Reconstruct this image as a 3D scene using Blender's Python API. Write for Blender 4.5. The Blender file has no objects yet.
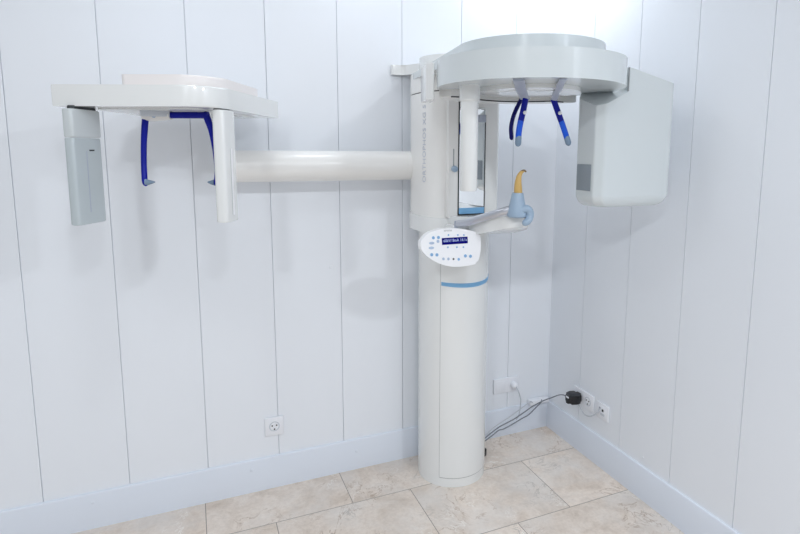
import bpy, bmesh, math
from mathutils import Vector, Matrix
PI = math.pi
S = bpy.context.scene
COL = S.collection

# ------------------------------------------------------------------ materials
def mat(name, col, rough=.5, metal=0., coat=0., spec=.5, emit=None, estr=0., bump=None, trans=0.):
    m = bpy.data.materials.new(name); m.use_nodes = True
    nt = m.node_tree; b = nt.nodes['Principled BSDF']
    b.inputs['Base Color'].default_value = (*col, 1)
    b.inputs['Roughness'].default_value = rough
    b.inputs['Metallic'].default_value = metal
    b.inputs['Specular IOR Level'].default_value = spec
    b.inputs['Coat Weight'].default_value = coat
    b.inputs['Coat Roughness'].default_value = .06
    b.inputs['Transmission Weight'].default_value = trans
    if emit:
        b.inputs['Emission Color'].default_value = (*emit, 1)
        b.inputs['Emission Strength'].default_value = estr
    tc = nt.nodes.new('ShaderNodeTexCoord')
    n = nt.nodes.new('ShaderNodeTexNoise'); n.inputs['Scale'].default_value = 6; n.inputs['Detail'].default_value = 4
    nt.links.new(tc.outputs['Object'], n.inputs['Vector'])
    # a little unevenness of the gloss
    r = nt.nodes.new('ShaderNodeMapRange'); r.inputs['To Min'].default_value = max(0, rough - .03); r.inputs['To Max'].default_value = rough + .03
    nt.links.new(n.outputs['Fac'], r.inputs['Value']); nt.links.new(r.outputs['Result'], b.inputs['Roughness'])
    if bump:
        n2 = nt.nodes.new('ShaderNodeTexNoise'); n2.inputs['Scale'].default_value = bump[0]; n2.inputs['Detail'].default_value = 3
        nt.links.new(tc.outputs['Object'], n2.inputs['Vector'])
        bp = nt.nodes.new('ShaderNodeBump'); bp.inputs['Strength'].default_value = bump[1]; bp.inputs['Distance'].default_value = .002
        nt.links.new(n2.outputs['Fac'], bp.inputs['Height']); nt.links.new(bp.outputs['Normal'], b.inputs['Normal'])
    return m

M_WALL = mat('wall_paint', (.845, .88, .935), .38, bump=(14, .12))
M_BASE = mat('baseboard_paint', (.75, .80, .885), .35, bump=(10, .1))
M_CEIL = mat('ceiling_paint', (.88, .89, .90), .8)
M_WHITE = mat('white_enamel', (.82, .835, .835), .22, coat=.6)
M_COOL = mat('pale_grey_enamel', (.66, .71, .73), .25, coat=.5)
M_CREAM = mat('warm_white_enamel', (.86, .855, .84), .3, coat=.4)
M_PINKW = mat('warm_white_cover', (.86, .82, .81), .4)
M_SENSOR = mat('grey_sensor_face', (.50, .56, .59), .3, coat=.3)
M_CAP = mat('grey_cap', (.60, .645, .665), .3, coat=.3)
M_GREY = mat('grey_plastic', (.42, .46, .56), .4)
M_WIN = mat('dark_grey_window', (.27, .31, .35), .25)
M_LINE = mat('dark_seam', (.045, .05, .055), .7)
M_SEAM = mat('grey_seam', (.35, .37, .38), .6)
M_LETTER = mat('grey_lettering', (.55, .58, .66), .5)
M_BLUE = mat('deep_blue_acrylic', (.004, .010, .30), .35, spec=.2)
M_DBLUE = mat('navy_acrylic', (.004, .005, .12), .35, spec=.2)
M_BBLUE = mat('bright_blue_acrylic', (.008, .09, .62), .3, spec=.3)
M_TIP = mat('grey_blue_pad', (.18, .26, .36), .5)
M_LBLUE = mat('light_blue_plastic', (.32, .43, .56), .38, coat=.2)
M_STRIPE = mat('blue_stripe', (.19, .42, .68), .4)
M_METAL = mat('brushed_metal', (.60, .62, .68), .28, metal=.85)
M_MIRROR = mat('mirror_glass', (.93, .95, .96), .03, metal=1.)
M_TAN = mat('tan_bite_plastic', (.60, .39, .13), .45)
M_TAN2 = mat('brown_rubber_tip', (.20, .13, .07), .5)
M_PANEL = mat('white_panel_plastic', (.90, .91, .94), .3, coat=.3)
M_LCD = mat('blue_lcd', (.003, .003, .12), .6, spec=.05, emit=(.005, .005, .40), estr=.12)
M_LCDT = mat('lcd_characters', (.40, .50, .75), .4, emit=(.55, .65, 1.), estr=.2)
M_BTN = mat('blue_button_print', (.22, .42, .68), .5)
M_BTNG = mat('grey_button_print', (.42, .52, .68), .5)
M_BLACK = mat('black_plastic', (.006, .007, .010), .3)
M_CABW = mat('pale_grey_cable', (.52, .55, .60), .5)
M_CABG = mat('grey_cable', (.16, .18, .21), .5)
M_BTNG_S = mat('pale_socket_grey', (.60, .64, .70), .4)  # pale grey of the socket inserts, label strip and holder base
M_SOCK = mat('white_socket_plastic', (.86, .88, .93), .3)
M_LAMP = mat('lamp_diffuser', (.9, .9, .9), .5, emit=(1, 1, 1), estr=4.)

def floor_material():
    m = bpy.data.materials.new('cream_marble_tiles'); m.use_nodes = True
    nt = m.node_tree; N = nt.nodes; L = nt.links; b = N['Principled BSDF']
    tc = N.new('ShaderNodeTexCoord'); mp = N.new('ShaderNodeMapping')
    mp.inputs['Location'].default_value = (.925 + 5 * .592, .262 + 4 * .394, 0)
    mp.inputs['Rotation'].default_value = (0, 0, math.radians(0))
    L.new(tc.outputs['Object'], mp.inputs['Vector'])
    br = N.new('ShaderNodeTexBrick')
    br.inputs['Scale'].default_value = 1; br.inputs['Brick Width'].default_value = .592; br.inputs['Row Height'].default_value = .394
    br.inputs['Mortar Size'].default_value = .0016; br.inputs['Mortar Smooth'].default_value = .2; br.offset = .448; br.offset_frequency = 2
    br.inputs['Color1'].default_value = (.0, .0, .0, 1); br.inputs['Color2'].default_value = (1, 1, 1, 1); br.inputs['Mortar'].default_value = (.5, .5, .5, 1)
    br.inputs['Bias'].default_value = 0
    L.new(mp.outputs['Vector'], br.inputs['Vector'])
    # per-tile shift of the stone pattern
    sc = N.new('ShaderNodeVectorMath'); sc.operation = 'SCALE'; sc.inputs['Scale'].default_value = 5.
    L.new(br.outputs['Color'], sc.inputs[0])
    ad = N.new('ShaderNodeVectorMath'); ad.operation = 'ADD'
    L.new(tc.outputs['Object'], ad.inputs[0]); L.new(sc.outputs['Vector'], ad.inputs[1])
    def noise(scale, detail, rough=.6, dist=0.):
        n = N.new('ShaderNodeTexNoise'); n.inputs['Scale'].default_value = scale; n.inputs['Detail'].default_value = detail
        n.inputs['Roughness'].default_value = rough; n.inputs['Distortion'].default_value = dist
        L.new(ad.outputs['Vector'], n.inputs['Vector']); return n
    def ramp(src, stops):
        r = N.new('ShaderNodeValToRGB'); e = r.color_ramp.elements
        while len(e) < len(stops): e.new(.5)
        for k, (p, c) in enumerate(stops): e[k].position = p; e[k].color = (*c, 1)
        L.new(src, r.inputs['Fac']); return r
    def mix(fac, a, bb, mode='MIX'):
        x = N.new('ShaderNodeMix'); x.data_type = 'RGBA'; x.blend_type = mode
        if isinstance(fac, float): x.inputs[0].default_value = fac
        else: L.new(fac, x.inputs[0])
        for s, i in ((a, 6), (bb, 7)):
            if isinstance(s, tuple): x.inputs[i].default_value = (*s, 1)
            else: L.new(s, x.inputs[i])
        return x.outputs[2]
    base = ramp(noise(7, 8, .65, .6).outputs['Fac'], [(.3, (.66, .56, .475)), (.52, (.81, .72, .64)), (.72, (.89, .82, .755))]).outputs['Color']
    fine = ramp(noise(60, 6, .7).outputs['Fac'], [(.35, (.84, .825, .81)), (.6, (1, 1, 1))]).outputs['Color']
    c = mix(.7, base, fine, 'MULTIPLY')
    # clouds of grey
    gr = ramp(noise(3.2, 4).outputs['Fac'], [(.45, (0, 0, 0)), (.65, (1, 1, 1))]).outputs['Color']
    c = mix(gr, c, mix(.55, c, (.74, .72, .70)))
    # veins: thin bands where a distorted noise crosses the middle
    def vein(scale, dist, width, colr, mask_scale, c):
        n = noise(scale, 6, .62, dist)
        s = N.new('ShaderNodeMath'); s.operation = 'SUBTRACT'; s.inputs[1].default_value = .5; L.new(n.outputs['Fac'], s.inputs[0])
        a = N.new('ShaderNodeMath'); a.operation = 'ABSOLUTE'; L.new(s.outputs[0], a.inputs[0])
        v = ramp(a.outputs[0], [(0, (1, 1, 1)), (width, (0, 0, 0))]).outputs['Color']
        k = ramp(noise(mask_scale, 3).outputs['Fac'], [(.52, (0, 0, 0)), (.66, (1, 1, 1))]).outputs['Color']
        mm = N.new('ShaderNodeMath'); mm.operation = 'MULTIPLY'; L.new(v, mm.inputs[0]); L.new(k, mm.inputs[1])
        return mix(mm.outputs[0], c, colr)
    c = vein(4.5, 1.4, .013, (.44, .33, .25), 5, c)
    c = vein(9, .9, .016, (.48, .44, .40), 3.5, c)
    c = vein(3.0, .5, .006, (.92, .89, .85), 2.3, c)
    bwc = ramp(br.outputs['Color'], [(0, (.93, .925, .92)), (1, (1.04, 1.03, 1.02))]).outputs['Color']
    c = mix(1., c, bwc, 'MULTIPLY')
    c = mix(br.outputs['Fac'], c, (.26, .22, .19))
    L.new(c, b.inputs['Base Color'])
    b.inputs['Roughness'].default_value = .42
    bp = N.new('ShaderNodeBump'); bp.inputs['Strength'].default_value = .5; bp.inputs['Distance'].default_value = .001; bp.invert = True
    L.new(br.outputs['Fac'], bp.inputs['Height']); L.new(bp.outputs['Normal'], b.inputs['Normal'])
    return m
M_FLOOR = floor_material()

# ------------------------------------------------------------------ mesh helpers
def finish(bm, angle=35):
    bmesh.ops.recalc_face_normals(bm, faces=bm.faces)
def obj(name, bm, m, parent=None, angle=35, mats=None):
    bmesh.ops.recalc_face_normals(bm, faces=bm.faces)
    me = bpy.data.meshes.new(name); bm.to_mesh(me); bm.free()
    for x in (mats or [m]): me.materials.append(x)
    for p in me.polygons: p.use_smooth = True
    me.set_sharp_from_angle(angle=math.radians(angle))
    o = bpy.data.objects.new(name, me); COL.objects.link(o)
    if parent is not None: o.parent = parent
    return o
def empty(name, label, cat, loc=(0, 0, 0), group=None):
    o = bpy.data.objects.new(name, None); COL.objects.link(o); o.location = loc
    o['label'] = label; o['category'] = cat
    if group: o['group'] = group
    return o
def tag(o, label, cat, group=None):
    o['label'] = label; o['category'] = cat
    if group: o['group'] = group
    return o
def box(x0, x1, y0, y1, z0, z1, bev=0., seg=2, bm=None):
    b2 = bmesh.new()
    bmesh.ops.create_cube(b2, size=1)
    for v in b2.verts:
        v.co = Vector(((x0 + x1) / 2 + v.co.x * (x1 - x0), (y0 + y1) / 2 + v.co.y * (y1 - y0), (z0 + z1) / 2 + v.co.z * (z1 - z0)))
    if bev: bmesh.ops.bevel(b2, geom=b2.edges[:], offset=bev, segments=seg, profile=.5, affect='EDGES')
    return merge(bm, b2)
def merge(bm, b2):
    if bm is None: return b2
    me = bpy.data.meshes.new('t'); b2.to_mesh(me); b2.free(); bm.from_mesh(me); bpy.data.meshes.remove(me); return bm
def prism(poly, z0, z1, bev=0., seg=3, ztop=None, zbot=None, only_z=True, bm=None):
    """poly: list of (x,y); ztop/zbot: functions (x,y)->z"""
    b2 = bmesh.new()
    lo = [b2.verts.new((x, y, zbot(x, y) if zbot else z0)) for x, y in poly]
    hi = [b2.verts.new((x, y, ztop(x, y) if ztop else z1)) for x, y in poly]
    n = len(poly)
    b2.faces.new(lo[::-1]); b2.faces.new(hi)
    for i in range(n): b2.faces.new((lo[i], lo[(i + 1) % n], hi[(i + 1) % n], hi[i]))
    b2.edges.ensure_lookup_table()
    if bev:
        S_ = set(lo); H_ = set(hi)
        e = [e for e in b2.edges if (e.verts[0] in S_ and e.verts[1] in S_) or (e.verts[0] in H_ and e.verts[1] in H_)]
        bmesh.ops.bevel(b2, geom=e, offset=bev, segments=seg, profile=.5, affect='EDGES')
    return merge(bm, b2)
def circ(cx, cy, rx, ry=None, n=64, a0=0., a1=2 * PI, closed=True):
    ry = ry or rx; k = n if closed else n + 1
    return [(cx + rx * math.cos(a0 + (a1 - a0) * i / n), cy + ry * math.sin(a0 + (a1 - a0) * i / n)) for i in range(k)]
def superel(cx, cy, a, b, n=3., k=96):
    out = []
    for i in range(k):
        t = 2 * PI * i / k; c, s = math.cos(t), math.sin(t)
        out.append((cx + a * math.copysign(abs(c) ** (2 / n), c), cy + b * math.copysign(abs(s) ** (2 / n), s)))
    return out
def roundpoly(pts, r, seg=6):
    """pts (x,y), r float or list; rounded corners"""
    n = len(pts); out = []
    for i in range(n):
        p = Vector(pts[i]); a = Vector(pts[i - 1]); c = Vector(pts[(i + 1) % n]); rr = r[i] if isinstance(r, (list, tuple)) else r
        if rr <= 0: out.append(tuple(p)); continue
        d1 = (a - p).normalized(); d2 = (c - p).normalized()
        ang = d1.angle(d2); t = min(rr / math.tan(ang / 2), .49 * (a - p).length, .49 * (c - p).length)
        p1 = p + d1 * t; p2 = p + d2 * t
        for k in range(seg + 1):
            s = k / seg; out.append(tuple(p1 * (1 - s) ** 2 + p * 2 * s * (1 - s) + p2 * s * s))
    return out
def hull(pts):
    pts = sorted(set(pts))
    def half(ps):
        h = []
        for p in ps:
            while len(h) > 1 and (h[-1][0] - h[-2][0]) * (p[1] - h[-2][1]) - (h[-1][1] - h[-2][1]) * (p[0] - h[-2][0]) <= 0: h.pop()
            h.append(p)
        return h
    a = half(pts); b = half(pts[::-1]); return a[:-1] + b[:-1]
def smooth_path(pts, n=8):
    """Catmull-Rom through points (tuples of any length)"""
    P = [Vector(p[:3]) for p in pts]; R = [p[3] if len(p) > 3 else None for p in pts]
    out = []
    for i in range(len(P) - 1):
        p0 = P[max(i - 1, 0)]; p1 = P[i]; p2 = P[i + 1]; p3 = P[min(i + 2, len(P) - 1)]
        for k in range(n):
            t = k / n
            q = .5 * ((2 * p1) + (p2 - p0) * t + (2 * p0 - 5 * p1 + 4 * p2 - p3) * t * t + (3 * p1 - p0 - 3 * p2 + p3) * t ** 3)
            r = None if R[i] is None else R[i] * (1 - t) + R[i + 1] * t
            out.append((q, r))
    out.append((P[-1], R[-1])); return out
def tube(pts, r=.01, n=16, sm=8, sx=1., sy=1., up=(0, 0, 1), round_end=False, bm=None):
    """sweep; sx, sy flatten the section"""
    path = smooth_path(pts, sm) if sm else [(Vector(p[:3]), p[3] if len(p) > 3 else None) for p in pts]
    b2 = bmesh.new(); rings = []; U = Vector(up)
    if round_end:
        def ext(a, b, ra):
            d = (a - b).normalized(); return [(a + d * ra * math.sin(q), ra * math.cos(q)) for q in (.5, 1.0, 1.35)]
        r0 = path[0][1] or r; r1 = path[-1][1] or r
        path = ext(path[0][0], path[1][0], r0)[::-1] + path + ext(path[-1][0], path[-2][0], r1)
    for i, (p, rr) in enumerate(path):
        rr = r if rr is None else rr
        d = (path[min(i + 1, len(path) - 1)][0] - path[max(i - 1, 0)][0]).normalized()
        s = d.cross(U)
        if s.length < 1e-3: s = d.cross(Vector((0, 1, .1)))
        s.normalize(); t = s.cross(d).normalized()
        rings.append([b2.verts.new(p + (s * math.cos(2 * PI * k / n) * sx + t * math.sin(2 * PI * k / n) * sy) * rr) for k in range(n)])
    for a, b in zip(rings, rings[1:]):
        for k in range(n): b2.faces.new((a[k], a[(k + 1) % n], b[(k + 1) % n], b[k]))
    b2.faces.new(rings[0][::-1]); b2.faces.new(rings[-1])
    return merge(bm, b2)
def lathe(c, prof, axis='z', n=32, bm=None):
    """prof: (r, h) pairs along axis from c"""
    b2 = bmesh.new(); rings = []
    ax = {'x': (1, 2, 0), 'y': (0, 2, 1), 'z': (0, 1, 2)}[axis]
    for r, h in prof:
        ring = []
        for k in range(n):
            v = [0, 0, 0]; v[ax[0]] = r * math.cos(2 * PI * k / n); v[ax[1]] = r * math.sin(2 * PI * k / n); v[ax[2]] = h
            ring.append(b2.verts.new(Vector(c) + Vector(v)))
        rings.append(ring)
    for a, b in zip(rings, rings[1:]):
        for k in range(n): b2.faces.new((a[k], a[(k + 1) % n], b[(k + 1) % n], b[k]))
    b2.faces.new(rings[0][::-1]); b2.faces.new(rings[-1])
    return merge(bm, b2)
def text_mesh(body, size, extrude=.0006, align='LEFT', spacing=1.):
    cu = bpy.data.curves.new('lettering', 'FONT'); cu.body = body; cu.size = size; cu.extrude = extrude; cu.align_x = align
    cu.space_character = spacing; cu.resolution_u = 3
    o = bpy.data.objects.new('lettering_tmp', cu); COL.objects.link(o)
    bpy.context.view_layer.update()
    me = bpy.data.meshes.new_from_object(o.evaluated_get(bpy.context.evaluated_depsgraph_get()))
    bpy.data.objects.remove(o); bpy.data.curves.remove(cu)
    b = bmesh.new(); b.from_mesh(me); bpy.data.meshes.remove(me); return b
def xform(bm, f):
    for v in bm.verts: v.co = Vector(f(v.co))
    return bm

# ------------------------------------------------------------------ the room
RX0, RY0, H = -3.6, -3.6, 2.62
def struct(name, bm, m, parent=None, angle=35):
    o = obj(name, bm, m, parent, angle); o['kind'] = 'structure'; return o
def wall_profile(length, grooves, w=.0018, d=.006):
    """(s, depth) along a wall"""
    pts = [(0, 0)]
    for g in sorted(grooves):
        pts += [(g - w * .9, 0), (g - w * .35, d), (g + w * .35, d), (g + w * .9, 0)]
    pts.append((length, 0)); return pts
def panel_wall(name, length, grooves, place):
    bm = bmesh.new(); prof = wall_profile(length, grooves)
    lo = [bm.verts.new(place(s, d, 0)) for s, d in prof]; hi = [bm.verts.new(place(s, d, H)) for s, d in prof]
    for i in range(len(prof) - 1): bm.faces.new((lo[i], lo[i + 1], hi[i + 1], hi[i]))
    # back of the boards
    a = [bm.verts.new(place(s, .05, z)) for s, z in ((0, 0), (length, 0), (length, H), (0, H))]
    bm.faces.new(a)
    bm.faces.new([lo[0], hi[0], a[3], a[0]]); bm.faces.new([lo[-1], a[1], a[2], hi[-1]])
    bm.faces.new(lo + [a[1], a[0]]); bm.faces.new(hi + [a[2], a[3]])
    return struct(name, bm, M_WALL, angle=20)
gb = [.2632 + .3 * k for k in range(12)]; gr = [.2708 + .3 * k for k in range(14)]
wb = panel_wall('wall_back', -RX0, gb, lambda s, d, z: (-s, d, z))
wr = panel_wall('wall_right', -RY0, gr, lambda s, d, z: (d, -s, z))
struct('floor', box(RX0, 0, RY0, 0, -.05, 0), M_FLOOR)
struct('ceiling', box(RX0, 0, RY0, 0, H, H + .05), M_CEIL)
HB, TB = .1528, .012
def baseboard(name, length, place):
    bm = bmesh.new(); prof = [(0, 0), (TB, 0), (TB, HB - .006), (TB - .002, HB - .002), (TB - .005, HB), (0, HB)]
    a = [bm.verts.new(place(0, *p)) for p in prof]; b = [bm.verts.new(place(length, *p)) for p in prof]
    n = len(prof)
    for i in range(n): bm.faces.new((a[i], a[(i + 1) % n], b[(i + 1) % n], b[i]))
    bm.faces.new(a); bm.faces.new(b[::-1])
    return struct(name, bm, M_BASE, angle=50)
bb = baseboard('baseboard_back', -RX0, lambda s, d, z: (-s, -d, z))
brt = baseboard('baseboard_right', -RY0 - TB, lambda s, d, z: (-d, -s - TB, z))
for x, z in ((-2.198, .115), (-1.587, .108), (-1.104, .092)):
    obj('screw_cap', lathe((x, -TB, z), [(.0075, 0), (.007, -.0015), (.004, -.0028)], 'y', 16), M_BASE, bb)
obj('screw_cap', lathe((-1.208, 0, 1.001), [(.009, 0), (.008, -.0012), (.004, -.002)], 'y', 16), M_WALL, wb)
obj('screw_cap', lathe((0, -.722, .19), [(.005, 0), (.004, -.002)], 'x', 12), M_WALL, wr)

# ------------------------------------------------------------------ the x-ray machine
mach = empty('dental_xray_machine', 'tall white dental panoramic x-ray machine with round overhead arm, floor column and side arm', 'x-ray machine', (-.68, -.18, 0))
MO = Vector((.68, .18, 0))
def part(name, bm, m, parent=mach, angle=35, label=None):
    if parent is mach:
        for v in bm.verts: v.co += MO
    else:
        for v in bm.verts: v.co += MO
    o = obj(name, bm, m, parent, angle)
    if label: o['label'] = label
    return o
# floor column
CX, CY, CR = -.68, -.18, .16
column = part('column', prism(circ(CX, CY, CR, n=96), .0, 1.925, .006), M_WHITE)
def on_col(az, z, r=CR):   # az measured from -y towards +x
    return (CX + r * math.sin(az), CY - r * math.cos(az), z)
def strip_on_col(a0, a1, zf0, zf1, r, th, n=24):
    b = bmesh.new(); q = []
    for i in range(n + 1):
        a = a0 + (a1 - a0) * i / n; t = i / n
        q.append([b.verts.new(on_col(a, z, rr)) for z, rr in ((zf0(t), r - th), (zf0(t), r), (zf1(t), r), (zf1(t), r - th))])
    for s, t in zip(q, q[1:]):
        for k in range(4): b.faces.new((s[k], s[(k + 1) % 4], t[(k + 1) % 4], t[k]))
    b.faces.new(q[0]); b.faces.new(q[-1][::-1]); return b
AZL, AZR = math.asin((-.793 - CX) / CR), math.radians(78)
part('front_cover', strip_on_col(AZL, math.radians(100), lambda t: .045, lambda t: 1.18, CR + .0012, .003, 40), M_WHITE, column)
sm = strip_on_col(AZL - .012, AZL + .004, lambda t: .045, lambda t: 1.18, CR + .0006, .002, 2)
merge(sm, strip_on_col(AZL, math.radians(100), lambda t: .042, lambda t: .046, CR + .0006, .002, 40))
part('cover_seam', sm, M_SEAM, column)
part('trim_stripe', strip_on_col(AZL + .02, math.radians(72), lambda t: .944 - .006 * math.sin(PI * t) - .010 * t + .020 * t ** 3, lambda t: .960 - .003 * math.sin(PI * t) - .010 * t + .018 * t ** 3, CR + .0025, .003, 40), M_STRIPE, column, label='light blue curved trim stripe')
# wall bracket at the top of the column
wbk = roundpoly([(-.920, -.002), (-.920, -.03), (-.865, -.03), (-.80, -.16), (-.60, -.16), (-.60, -.002)], [.003, .006, .03, .02, .01, 0])
part('wall_bracket', prism(wbk, 1.865, 1.908, .003), M_WHITE)

# height-adjustable carriage
KX, KY, KA, KB, KN = -.712, -.24, .174, .18, 3.
car = part('carriage', prism(superel(KX, KY, KA, KB, KN), 1.185, 1.762, .004), M_CREAM)
part('carriage_top', prism(superel(KX, KY, KA, KB, KN), 1.766, 1.84, .004, ztop=lambda x, y: 1.842 + .02 * min(1, max(0, (-y - .1) / .3))), M_CREAM, car)
part('seam', prism(superel(KX, KY, KA - .004, KB - .004, KN), 1.760, 1.768), M_LINE, car)
part('lower_band', prism(superel(KX, KY, KA + .004, KB + .006, KN), 1.186, 1.254, .004), M_WHITE, car)
# lettering wrapped on the left front of the carriage
ol = superel(KX, KY, KA, KB, KN, 720)
pts = [Vector(p) for p in ol]
# walk from the leftmost point (-x) towards the front (-y)
i0 = min(range(len(pts)), key=lambda i: (pts[i] - Vector((KX - KA, KY))).length)
arc = [(0., pts[i0])]
for k in range(1, 240):
    p = pts[(i0 + k) % len(pts)]; arc.append((arc[-1][0] + (p - arc[-1][1]).length, p))
def wrap(s, out):
    s = max(0, s)
    for (a, p), (b, q) in zip(arc, arc[1:]):
        if a <= s <= b:
            t = (s - a) / (b - a); r = p.lerp(q, t); d = (q - p).normalized(); nrm = Vector((d.y, -d.x)); return r + nrm * out
    return arc[-1][1]
tb = text_mesh('ORTHOPHOS XG 5', .034, .0005, spacing=1.05)
w = max(v.co.x for v in tb.verts); ZL0, ZL1 = 1.395, 1.712
def tw(c):
    p = wrap(.085 - c.y * .95, c.z + .0006); q = (p.x, p.y)
    return (q[0], q[1], ZL0 + c.x / w * (ZL1 - ZL0))
part('lettering', xform(tb, tw), M_LETTER, car, label='grey vertical lettering ORTHOPHOS XG 5')
# front mirror with its surround
sur = part('mirror_surround', box(-.825, -.600, -.428, -.40, 1.256, 1.765, .004), M_CREAM, car)
part('mirror', box(-.7775, -.662, -.4305, -.42, 1.272, 1.70), M_MIRROR, sur, label='tall narrow mirror')
fr = box(-.7815, -.7775, -.4325, -.42, 1.268, 1.765); box(-.662, -.659, -.4325, -.42, 1.268, 1.672, bm=fr); box(-.7815, -.659, -.4325, -.42, 1.266, 1.2715, bm=fr)
part('mirror_frame', fr, M_LINE, sur)
part('mirror_foot_strip', box(-.7775, -.662, -.434, -.42, 1.2715, 1.296, .001), M_STRIPE, sur, label='blue strip along the mirror foot')  # flat blue strip laid over the foot of the mirror
part('mirror_clip', box(-.694, -.661, -.436, -.42, 1.642, 1.672, .002), M_GREY, sur)
part('adjusting_slot', box(-.8035, -.7995, -.4295, -.42, 1.465, 1.535, .0005), M_SEAM, sur)
part('adjusting_knob', lathe((-.8, -.428, 1.455), [(.012, 0), (.013, -.004), (.012, -.014), (.008, -.018), (.004, -.0185)], 'y', 24), M_LBLUE, sur, label='small blue round adjusting knob')
# chin tray
def lerp(a, b, t): return a + (b - a) * t
tongue = roundpoly([(-.82, -.40), (-.80, -.50), (-.770, -.66), (-.725, -.745), (-.645, -.745), (-.60, -.66), (-.555, -.50), (-.545, -.40)], [0, .05, .08, .06, .06, .08, .05, 0], 6)
def tz(x, y): t = min(1, max(0, (-y - .42) / .32)); return 1.262 + .032 * t
def bz(x, y): t = min(1, max(0, (-y - .42) / .32)); return 1.186 + .066 * t ** 1.6
tr = part('chin_tray', prism(tongue, 0, 0, .005, zbot=bz, ztop=tz), M_WHITE)
part('tray_seam', prism([(-.587, -.565), (-.584, -.5655), (-.62, -.65), (-.623, -.649)], 1.24, 1.285), M_SEAM, tr)
# bite arm
arm = part('bite_arm', tube([(-.832, -.54, 1.248), (-.826, -.56, 1.251), (-.812, -.60, 1.262), (-.788, -.65, 1.281), (-.762, -.70, 1.300), (-.728, -.735, 1.317)], .0145, 20, 8), M_METAL, label='brushed metal arm')
part('arm_joint', lathe((-.833, -.535, 1.240), [(.012, -.02), (.013, 0), (.012, .018)], 'z', 20), M_GREY, arm)
part('arm_base', box(-.838, -.790, -.55, -.43, 1.215, 1.235, .004), M_WHITE, arm)
part('arm_collar', tube([(-.738, -.727, 1.311), (-.722, -.739, 1.318)], .0155, 20, 0), M_METAL, arm)
hold = part('bite_holder', lathe((-.702, -.755, 1.302), [(.031, -.010), (.036, -.006), (.0365, 0), (.032, .022), (.026, .048), (.0215, .072), (.0195, .078)], 'z', 36), M_LBLUE, label='light blue conical bite block holder')
part('holder_hook', tube([(-.696, -.775, 1.320, .016), (-.681, -.782, 1.324, .0150), (-.669, -.785, 1.313, .0145), (-.669, -.787, 1.296, .014), (-.678, -.79, 1.282, .0135), (-.689, -.79, 1.275, .012)], .014, 18, 6, up=(.4, 1, 0), round_end=True), M_LBLUE, hold)
bite = part('bite_block', tube([(-.700, -.755, 1.378, .0150), (-.701, -.755, 1.398, .0142), (-.701, -.755, 1.418, .0120), (-.698, -.755, 1.437, .0095), (-.690, -.755, 1.451, .0065), (-.679, -.755, 1.457, .0042)], .01, 18, 6, up=(0, 1, 0), round_end=True), M_TAN, label='tan curved bite block')
part('bite_tip', tube([(-.687, -.756, 1.456, .0042), (-.679, -.756, 1.459, .0042), (-.671, -.756, 1.455, .003)], .005, 12, 4, up=(0, 1, 0), round_end=True), M_TAN2, bite)

# control panel: coordinates on the panel face (u right, v up) in metres about its middle
PY = -.60
def pp(u, v): return (-.888 + (u - 450) * .00408, 1.167 - (v - 247.5 + (u - 450) * .06) * .00382)
prof = [pp(*p) for p in ((419, 246), (421.5, 239.5), (428, 233.5), (438, 230), (450, 228.6), (462, 229.3), (473, 231.3), (478.5, 233.2), (480.3, 236.5), (480.6, 243), (479.6, 252), (477.2, 260), (475, 263.2), (468, 265), (458, 266), (448, 265.6), (438, 263), (428, 257.5), (422, 251.8))]
def closed_smooth(ps, n=4):
    out = []; L = len(ps)
    for i in range(L):
        p0, p1, p2, p3 = (Vector(ps[(i + k) % L]) for k in (-1, 0, 1, 2))
        for k in range(n):
            t = k / n; q = .5 * ((2 * p1) + (p2 - p0) * t + (2 * p0 - 5 * p1 + 4 * p2 - p3) * t * t + (3 * p1 - p0 - 3 * p2 + p3) * t ** 3); out.append(tuple(q))
    return out
pr_ = closed_smooth(prof)
pb = prism(pr_, 0, .026, .006)
TILT = math.radians(8)
def pl(c):   # panel local (x, z, depth) -> world, leaning back a little
    x, z, d = c; dz = z - 1.168
    return (x, PY + .026 - d + dz * math.tan(TILT), z)
panel = part('control_panel', xform(pb, pl), M_PANEL, label='white teardrop control panel with blue display')
part('panel_bracket', box(-.86, -.79, -.590, -.43, 1.12, 1.186, .006), M_WHITE, panel)
def on_panel(bm, lift=.026): return xform(bm, lambda c: pl((c.x, c.y, c.z + lift)))
def quad(u0, u1, v0, v1, th=.0012):
    (x0, z0), (x1, z1) = pp(u0, v1), pp(u1, v0); return box(x0, x1, z0, z1, -.001, th)
disp = part('display', on_panel(quad(440.6, 466.8, 236.6, 244.7)), M_LCD, panel, label='dark blue display')
tt = text_mesh('60kV/ 8mA 14.1s', .026, .0003); tw_ = max(v.co.x for v in tt.verts); (ax, az_) = pp(442, 242.7); (bx, _) = pp(466, 240)
part('display_text', on_panel(xform(tt, lambda c: (ax + c.x / tw_ * (bx - ax), az_ + .002 + c.y * .60, c.z + .0013))), M_LCDT, disp)
t2 = text_mesh('sirona', .012, .0003); (ax2, az2) = pp(443, 231.8)
part('brand_lettering', on_panel(xform(t2, lambda c: (ax2 + c.x * 1.1, az2 + c.y, c.z + .0003))), M_SEAM, panel)
def dot(u, v, r, m, rx=1.):
    x, z = pp(u, v); b = bmesh.new(); b = prism(circ(x, z, r * rx * .93, r * .93, 20), -.001, .0012, .0004)
    part('button', on_panel(b), m, panel)
for u, v in ((432.3, 237.8), (437.4, 237.5), (436.7, 241.2)): dot(u, v, .0062, M_BTN if u != 436.7 else M_BTNG)
for u, v in ((430.5, 242.9), (429.9, 247.5)): dot(u, v, .0052, M_BTNG, 2.2)
for u, v in ((429.9, 254), (435, 254.2), (463.7, 255.6), (469, 256)): dot(u, v, .0065, M_BTN)
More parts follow.
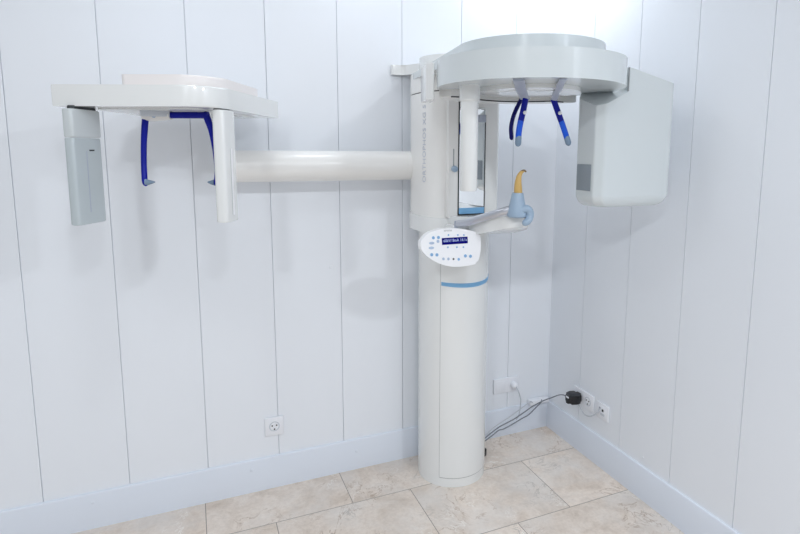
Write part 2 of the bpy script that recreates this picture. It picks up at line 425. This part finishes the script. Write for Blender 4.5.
for u, v, m in ((441.3, 258.2, M_BTNG), (446.3, 258.3, M_BTNG), (451.4, 258.5, M_BLACK), (456.7, 258.8, M_BTN)): dot(u, v, .0055 if m is not M_BLACK else .004, m)
for u in (447.5, 457, 463.2): dot(u, 235.1, .0034, M_BTN)
for u in (446.3, 455.4, 462.1): dot(u, 247, .0034, M_BTN)

# overhead arm (fixed crown) and rotating unit
OX, OY = -.696, -.80
crown = hull([(round(x, 5), round(y, 5)) for x, y in circ(OX, OY, .247, n=72) + superel(KX, KY, KA, KB, KN, 48)])
def ctop(x, y): return 1.850 + .022 * min(1, max(0, (-y - .25) / .35))
ov = part('overhead_arm', prism(crown, 1.826, 0, .010, ztop=ctop), M_COOL, label='fixed overhead arm with rounded crown')
R = .316
front = circ(OX, OY, R, n=60, a0=PI, a1=2 * PI, closed=False)      # front half, from -x round -y to +x
front = [(OX - R, OY + .17)] + front + [(OX + R, OY + .17)]
front = circ(OX, OY, R, n=80, a0=math.radians(180 - 34), a1=math.radians(360 + 20), closed=False)
rot = part('rotating_unit', prism(front + [(OX + .23, OY + .11), (OX + .155, OY + .10)] + circ(OX, OY, .19, n=14, a0=math.radians(35), a1=math.radians(145), closed=False) + [(OX - .155, OY + .10), (OX - .23, OY + .11)], 1.737, 1.824, .006), M_COOL, label='rotating unit with curved front rim')
back = circ(OX, OY, .31, n=40, a0=math.radians(22), a1=math.radians(148), closed=False)
inner = [(OX - .235, OY + .125), (OX - .165, OY + .115)] + circ(OX, OY, .204, n=14, a0=math.radians(145), a1=math.radians(35), closed=False) + [(OX + .165, OY + .115), (OX + .235, OY + .125)]
part('rear_skirt', prism(back + inner, 1.712, 1.824, .004), M_CREAM, ov)
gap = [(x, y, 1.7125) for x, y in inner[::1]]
part('gap_shade', tube(gap, .0022, 8, 0), M_LINE, ov)  # dark tube drawn in for the shade of the open gap
part('rim_seam', lathe((-.966, -.640, 0), [(.0026, 1.739), (.0026, 1.822)], 'z', 10), M_LINE, rot)
part('hub_plate', prism(circ(OX, OY, .172, n=64), 1.724, 1.740, .003), M_WHITE, rot, label='round white hub plate')
part('hub_ring', prism(circ(OX, OY, .105, n=64), 1.7225, 1.726, .001), M_WHITE, rot)
for x, y in ((-.69, -.98), (-.70, -.86)):
    part('screw', lathe((x, y, 1.7245 if y > -.9 else 1.737), [(.008, 0), (.007, -.002)], 'z', 14), M_SEAM, rot)
# end block on the left of the rim and the hanging sensor column
lb = roundpoly([(-1.018, -.655), (-1.000, -.69), (-.988, -.655), (-.968, -.60), (-.95, -.53), (-.985, -.53)], .006, 4)
sb = part('sensor_mount', prism(lb, 1.700, 1.822, .003), M_WHITE)
sen = part('sensor_column', lathe((-.925, -.805, 0), [(.026, 1.395), (.029, 1.400), (.029, 1.685), (.034, 1.690), (.034, 1.737)], 'z', 40), M_WHITE)
# tube head on the right
plan = roundpoly([(-.475, -.882), (-.445, -.905), (-.12, -.905), (-.10, -.70), (-.38, -.70), (-.475, -.79)], [.012, .03, .02, .05, .03, .012], 5)
def side_cut(bm):
    # slope of the upper left shoulder and of the top
    return bm
tbm = bmesh.new()
levels = []
def shell(poly, zs, cx, cy):
    """stack of outlines: zs = (z, scale, shift)"""
    b = bmesh.new(); rings = []
    for z, s in zs: rings.append([b.verts.new((cx + (x - cx) * s, cy + (y - cy) * s, z)) for x, y in poly])
    n = len(poly)
    for p, q in zip(rings, rings[1:]):
        for k in range(n): b.faces.new((p[k], p[(k + 1) % n], q[(k + 1) % n], q[k]))
    b.faces.new(rings[0][::-1]); b.faces.new(rings[-1]); return b
plan = roundpoly([(-.475, -.882), (-.445, -.905), (-.137, -.905), (-.118, -.70), (-.38, -.70), (-.475, -.79)], [.012, .03, .02, .05, .03, .012], 5)
tb_ = shell(plan, [(1.330, .78), (1.3335, .84), (1.345, .93), (1.362, .992), (1.37, 1.)], -.30, -.80)
def clip(poly, x0, keep_right):
    out = []; n = len(poly)
    for i in range(n):
        p, q = poly[i], poly[(i + 1) % n]; pin = (p[0] >= x0) == keep_right; qin = (q[0] >= x0) == keep_right
        if pin: out.append(p)
        if pin != qin: t = (x0 - p[0]) / (q[0] - p[0]); out.append((x0, p[1] + t * (q[1] - p[1])))
    return out
XS = -.354
merge(tb_, prism(clip(plan, XS, False), 1.37, 0, ztop=lambda x, y: 1.676 + (x + .475) * .50 + (y + .905) * .35))
merge(tb_, prism(clip(plan, XS, True), 1.37, 0, ztop=lambda x, y: 1.819 - (x - XS) * .215))
bmesh.ops.remove_doubles(tb_, verts=tb_.verts[:], dist=.0001)
th = part('tube_head', tb_, M_COOL, label='large pale tube head box')
part('housing_seam', prism([(XS - .002, -.9058), (XS + .0005, -.9058), (XS + .0005, -.901), (XS - .002, -.901)], 1.737, 1.818), M_SEAM, th)
part('beam_window', box(-.4775, -.47, -.872, -.795, 1.388, 1.482, .001), M_WIN, th, label='dark grey beam window')
# temple supports
def temple(bpts, apts, m1, m2, m3, rb=.0175, ra=.0125):
    b = part('temple_bracket', tube(bpts, rb, 12, 4, sx=1., sy=.28), M_GREY, label='grey temple support bracket')
    n = len(apts)
    part('temple_arm', tube(apts[:3], ra, 14, 6, sx=.9, sy=.55, up=(0, 1, 0)), m1, b)
    if m2: part('temple_blade', tube(apts[2:], ra, 14, 6, sx=.9, sy=.55, up=(0, 1, 0)), m2, b)
    if m3:
        e = Vector(apts[-1]); d = (Vector(apts[-1]) - Vector(apts[-2])).normalized()
        part('temple_pad', tube([tuple(e - d * .004), tuple(e + d * .014)], ra * .95, 14, 0, sx=.95, sy=.7, up=(0, 1, 0), round_end=True), m3, b)
    return b
tA = temple([(-.880, -1.028, 1.7335), (-.835, -.963, 1.730), (-.784, -.889, 1.722), (-.752, -.848, 1.718), (-.726, -.825, 1.702)],
       [(-.727, -.83, 1.703), (-.736, -.83, 1.660), (-.744, -.83, 1.628), (-.750, -.83, 1.595), (-.7515, -.83, 1.568)], M_BLUE, M_BBLUE, M_TIP)
part('pivot_pin', lathe((-.735, -.838, 1.655), [(.006, 0), (.006, -.006), (.003, -.008)], 'y', 14), M_PANEL, tA)
part('rear_arm', tube([(-.712, -.79, 1.715), (-.727, -.785, 1.685), (-.742, -.78, 1.648), (-.751, -.78, 1.609), (-.7485, -.78, 1.574)], .0095, 14, 6, sx=.8, sy=.6, up=(0, 1, 0), round_end=True), M_DBLUE, tA, label='navy blue rear arm')
tB = temple([(-.770, -1.095, 1.7335), (-.725, -1.02, 1.730), (-.677, -.943, 1.722), (-.645, -.885, 1.718), (-.614, -.835, 1.702)],
       [(-.616, -.83, 1.706), (-.594, -.83, 1.660), (-.580, -.83, 1.632), (-.564, -.83, 1.598), (-.552, -.83, 1.571)], M_BLUE, M_BBLUE, M_TIP, rb=.0115)
part('pivot_pin', lathe((-.594, -.838, 1.658), [(.006, 0), (.006, -.006), (.003, -.008)], 'y', 14), M_PANEL, tB)

# side arm along the wall
side = part('side_arm', tube([(-.78, -.125, 1.461), (-1.675, -.125, 1.461)], .063, 48, 0), M_CREAM, label='long horizontal white round side arm')
e1 = Vector((.883, -.469)); e2 = Vector((.469, .883))
part('arm_end', lathe((-1.675, -.125, 1.461), [(.04, -.012), (.062, -.006), (.063, .0)], 'x', 40), M_CREAM, side)
# a short mast behind the collimator carries the head plate
part('mast', box(-1.672, -1.632, -.17, -.09, 1.50, 1.66, .01), M_WHITE, side)
cp = roundpoly([(-2.133, -.492), (-1.70, -.692), (-1.440, -.165), (-1.62, -.045), (-1.927, -.045), (-2.035, -.34), (-2.10, -.40)], [.006, .13, .012, .02, .03, .03, .01], 8)
plate = part('head_plate', prism(cp, 1.650, 1.712, .005), M_WHITE, label='flat white head plate at the end of the side arm')
c2 = roundpoly([(-1.945, -.53), (-1.70, -.643), (-1.525, -.265), (-1.66, -.12), (-1.90, -.10), (-1.95, -.30)], [.02, .12, .03, .03, .05, .04], 8)
part('plate_cover', prism(c2, 1.71, 1.747, .008), M_PINKW, plate, label='warm white raised cover')
# plate underside recess
c3 = roundpoly([(-2.03, -.46), (-1.74, -.60), (-1.53, -.20), (-1.88, -.08), (-1.97, -.33)], .03, 5)
part('underside_panel', prism(c3, 1.646, 1.652, .001), M_WHITE, plate)
def block(o, a, b, z0, z1, bev, top=None, lean=0.):
    """a along e1, b along e2 from the corner o"""
    o = Vector(o); ps = [o, o + e1 * a, o + e1 * a + e2 * b, o + e2 * b]
    return prism(roundpoly([tuple(p) for p in ps], bev, 4), z0, z1, .004)
ls = part('sensor_holder', block((-2.106, -.526), .030, .125, 1.300, 1.558, .010), M_SENSOR, label='grey hanging flat sensor holder')
part('holder_cap', block((-2.1065, -.5265), .032, .127, 1.560, 1.642, .010), M_CAP, ls)
part('holder_gap', block((-2.094, -.520), .020, .105, 1.57, 1.652, .008), M_LINE, ls)
def on_face(o, off, b0, b1, z0, z1, th, m, name, par, label=None):
    q = Vector(o) + e1 * off; ps = [q + e2 * b0, q + e1 * th + e2 * b0, q + e1 * th + e2 * b1, q + e2 * b1]
    return part(name, prism([tuple(p) for p in ps], z0, z1), m, par, label=label)
on_face((-2.106, -.526), .0296, .052, .055, 1.335, 1.520, .0012, M_GREY, 'slot_line', ls)
on_face((-2.106, -.526), .0296, .066, .088, 1.5195, 1.524, .0012, M_LINE, 'slot_mark', ls)
rs = part('collimator_holder', block((-1.706, -.620), .038, .084, 1.302, 1.646, .012), M_WHITE, label='white hanging collimator holder')
on_face((-1.706, -.620), .0376, .040, .052, 1.322, 1.53, .0012, M_PANEL, 'slit_strip', rs)
on_face((-1.706, -.620), .0376, .0385, .040, 1.322, 1.53, .0010, M_SEAM, 'slit_edge', rs)
part('holder_gap', block((-1.700, -.614), .024, .07, 1.64, 1.652, .008), M_LINE, rs)
# head holder
hb = tube([(-1.897, -.440, 1.632, .020), (-1.87, -.452, 1.630, .022), (-1.819, -.475, 1.633, .018)], .02, 18, 4, sy=.75, round_end=False)
hh = part('head_holder', hb, M_CREAM)
part('holder_base', box(-1.905, -1.822, -.49, -.42, 1.628, 1.652, .003), M_BTNG_S, hh)
part('holder_screw', lathe((-1.868, -.474, 1.630), [(.006, .0), (.006, -.004)], 'y', 14), M_BTNG, hh)
part('cross_rod', tube([(-1.820, -.475, 1.634), (-1.710, -.531, 1.634)], .0105, 16, 0), M_BLUE, hh, label='deep blue cross rod')
la = part('ear_arm', tube([(-1.893, -.446, 1.628, .0115), (-1.898, -.445, 1.59, .011), (-1.903, -.445, 1.54, .010), (-1.906, -.450, 1.48, .0098), (-1.906, -.460, 1.43, .0098), (-1.904, -.465, 1.418, .009)], .012, 14, 6, sx=.9, sy=.8, up=(0, 1, 0), round_end=True), M_BLUE, hh, label='deep blue ear arm')
part('ear_tip', tube([(-1.903, -.465, 1.422, .011), (-1.893, -.469, 1.422, .008), (-1.876, -.476, 1.423, .002)], .01, 14, 0), M_TIP, la)
ra = part('ear_arm', tube([(-1.717, -.528, 1.634, .012), (-1.711, -.530, 1.615, .012), (-1.703, -.532, 1.58, .0095), (-1.696, -.535, 1.52, .008), (-1.694, -.540, 1.46, .007), (-1.697, -.544, 1.420, .009)], .012, 14, 6, sx=.9, sy=.8, up=(0, 1, 0), round_end=True), M_BLUE, hh, label='deep blue ear arm')
part('ear_tip', tube([(-1.702, -.542, 1.422, .010), (-1.711, -.538, 1.422, .007), (-1.722, -.533, 1.423, .002)], .01, 14, 0), M_TIP, ra)

# ------------------------------------------------------------------ sockets and cables
def schuko(parent, c, axis, r=.021):
    """round socket insert facing -axis, c on the plate's face"""
    o = obj('socket_insert', lathe(c, [(r + .002, .002), (r + .002, -.0006), (r, -.0012), (r - .002, -.0004), (r - .003, .001), (r - .004, .0012)], axis, 32), M_BTNG_S, parent)
    for dx in (-.0095, .0095):
        q = Vector(c) + (Vector((dx, -.0008, 0)) if axis == 'y' else Vector((-.0008, dx, 0))); q.z += .004
        obj('pin_hole', lathe(q, [(.0032, .001), (.0032, -.001)], axis, 12), M_BLACK, o)
    q = Vector(c) + (Vector((0, -.0008, -.013)) if axis == 'y' else Vector((-.0008, 0, -.013)))
    obj('earth_clip', lathe(q, [(.0035, .001), (.0035, -.001)], axis, 12), M_BLACK, o)
    return o
def plate_y(name, x0, x1, z0, z1, label, cat, group=None):
    o = obj(name, box(x0, x1, -.010, -.0005, z0, z1, .003), M_SOCK); tag(o, label, cat, group); return o
s1 = plate_y('wall_socket', -1.522, -1.440, .250, .336, 'single white power socket on the back wall, alone above the baseboard', 'socket')
schuko(s1, (-1.481, -.0102, .294), 'y')
s2 = plate_y('wall_socket', -.352, -.198, .243, .325, 'double white wall socket behind the column, white plug in its right half', 'socket')
obj('blank_insert', box(-.34, -.285, -.0115, -.009, .255, .313, .001), M_SOCK, s2)
o = obj('plug', lathe((-.236, -.0105, .284), [(.018, .0), (.019, -.012), (.016, -.028), (.010, -.034), (.005, -.036)], 'y', 28), M_SOCK)
tag(o, 'white round plug in the socket behind the column', 'plug')
tag(obj('plug_cable', tube([(-.236, -.046, .282), (-.230, -.058, .262), (-.220, -.066, .22), (-.224, -.072, .185), (-.243, -.09, .150), (-.272, -.115, .138)], .0032, 10, 8, round_end=True), M_CABW), 'pale grey cable curving down from the white plug to the other cables', 'cable')
def plate_x(name, y0, y1, z0, z1, label, cat):
    o = obj(name, box(-.010, -.0005, y0, y1, z0, z1, .003), M_SOCK); tag(o, label, cat); return o
s3 = plate_x('wall_socket', -.392, -.238, .250, .332, 'double white wall socket on the right wall beside the black adapter', 'socket')
schuko(s3, (-.0102, -.350, .291), 'x')
s4 = plate_x('network_socket', -.500, -.416, .246, .326, 'square white data outlet with small black ports, right of the double socket', 'data outlet')
obj('port_plate', box(-.012, -.009, -.486, -.43, .262, .312, .001), M_SOCK, s4)
obj('data_port', box(-.0130, -.010, -.469, -.458, .288, .300), M_BLACK, s4)
obj('data_port', box(-.0130, -.010, -.447, -.438, .294, .304), M_WIN, s4)
obj('label_strip', box(-.0125, -.010, -.478, -.448, .267, .279), M_BTNG_S, s4)
# black adapter in the left half of the double socket
ad = obj('power_adapter', prism(roundpoly([(-.012, -.312), (-.012, -.262), (-.045, -.250), (-.085, -.262), (-.085, -.305), (-.045, -.318)], .016, 5), .267, .312, .012, 3), M_BLACK)
tag(ad, 'black power adapter plugged into the right wall double socket', 'adapter')
obj('sticker', box(-.0865, -.084, -.296, -.276, .296, .305, .0004), M_SOCK, ad)
tag(obj('data_cable', tube([(-.03, -.305, .262), (-.032, -.33, .245), (-.036, -.37, .234), (-.034, -.41, .247), (-.02, -.437, .275), (-.0135, -.4425, .296)], .0028, 10, 8, round_end=True), M_CABW), 'short pale cable looping from the black adapter to the data outlet', 'cable')
# cables running from the column to the corner and the adapter
tag(obj('adapter_cable', tube([(-.519, -.203, .122), (-.46, -.18, .134), (-.40, -.160, .146), (-.30, -.13, .152), (-.22, -.105, .164), (-.15, -.085, .178), (-.085, -.085, .196), (-.062, -.12, .222), (-.064, -.18, .262), (-.078, -.24, .292), (-.078, -.266, .295)], .0028, 10, 8, round_end=True), M_CABG), 'grey cable running from the column to the black adapter, upper of two', 'cable')
tag(obj('mains_cable', tube([(-.517, -.208, .113), (-.46, -.19, .126), (-.42, -.182, .140), (-.38, -.165, .132), (-.32, -.15, .138), (-.26, -.135, .147), (-.20, -.115, .150), (-.14, -.09, .166), (-.09, -.068, .180), (-.075, -.05, .183)], .0028, 10, 8, round_end=True), M_CABG), 'dark grey cable running from the column to the white junction strip, lower of two', 'cable')
tag(obj('pale_cable', tube([(-.520, -.195, .126), (-.43, -.155, .146), (-.31, -.115, .163), (-.21, -.08, .182), (-.15, -.055, .188), (-.128, -.04, .172)], .0025, 10, 8, round_end=True), M_CABW), 'thin pale grey cable lying beside the dark ones behind the column', 'cable')
j = obj('junction_strip', box(-.138, -.014, -.040, -.001, HB + .0005, HB + .026, .006), M_SOCK)
tag(j, 'small white junction strip on the baseboard in the room corner', 'junction box')
f = obj('rubber_foot', lathe((-.487, -.135, 0), [(.022, 0), (.024, .004), (.024, .03), (.016, .036), (.012, .055), (.008, .058)], 'z', 24), M_BLACK)
tag(f, 'black cable plug on the floor behind the column', 'plug')

# ------------------------------------------------------------------ ceiling lamps (out of view, they light the room; some are added only as fill)
def lamp(x, y, power, size, col, where):
    e = empty('ceiling_lamp', 'round white ceiling downlight ' + where, 'ceiling lamp', (x, y, H))
    obj('lamp_housing', lathe((0, 0, 0), [(size + .025, 0), (size + .02, -.02), (size + .003, -.022), (size, -.01), (size - .002, -.009)], 'z', 40), M_CEIL, e)
    L = bpy.data.lights.new('lamp_glow', 'AREA'); L.shape = 'DISK'; L.size = 2 * size; L.energy = power; L.color = col
    o = bpy.data.objects.new('lamp_glow', L); COL.objects.link(o); o.location = (0, 0, -.026); o.parent = e
    return e
CO = (.93, .965, 1.)
WORLD = .46
LAMPS = [(-1.95, -1.35, 3.6, 'over the side arm'), (-.26, -.24, 3.8, 'added to brighten the corner'), (-1.85, -.50, 1.4, 'nearest the back wall, over the head plate'),  # the corner lamp is an added one, to lift the dark corner
         (-1.10, -.30, 1.6, 'added as fill over the gap between the overhead arm and the head plate'),  # added fill for the back wall
         (-1.60, -3.20, 18., 'in the middle of the rear row'), (-.35, -3.10, 25., 'added as fill nearest the right wall'), (-2.80, -3.20, 30., 'added as fill farthest from the right wall')]  # the two outer lamps are added fill from behind the camera
for x, y, p, t in LAMPS: lamp(x, y, p, .10, CO, t)

w = bpy.data.worlds.new('World'); S.world = w; w.use_nodes = True
w.node_tree.nodes['Background'].inputs['Color'].default_value = (.9, .95, 1, 1); w.node_tree.nodes['Background'].inputs['Strength'].default_value = WORLD

# ------------------------------------------------------------------ camera
cam = bpy.data.cameras.new('Camera'); co = bpy.data.objects.new('Camera', cam); COL.objects.link(co)
f_px, yaw, pit, rol = 557.709, .411351, -.136031, .0059792
F = Vector((math.sin(yaw) * math.cos(pit), math.cos(yaw) * math.cos(pit), math.sin(pit)))
Rv = Vector((math.cos(yaw), -math.sin(yaw), 0)); U = Rv.cross(F)
r_ = Rv * math.cos(rol) + U * math.sin(rol); u_ = -Rv * math.sin(rol) + U * math.cos(rol)
m3 = Matrix((r_, u_, -F)).transposed()
co.matrix_world = Matrix.Translation((-1.769114, -2.463422, 1.527031)) @ m3.to_4x4()
cam.sensor_width = 36; cam.lens = f_px * 36 / 800
cam.shift_x = -(400 + 34.966 - 400) / 800; cam.shift_y = (267 - 39.978 - 267) / 800
cam.clip_start = .05
S.camera = co
S.view_settings.view_transform = 'Standard'; S.view_settings.look = 'None'; S.view_settings.gamma = 1
S.view_settings.use_curve_mapping = False; S.view_settings.exposure = 0.05
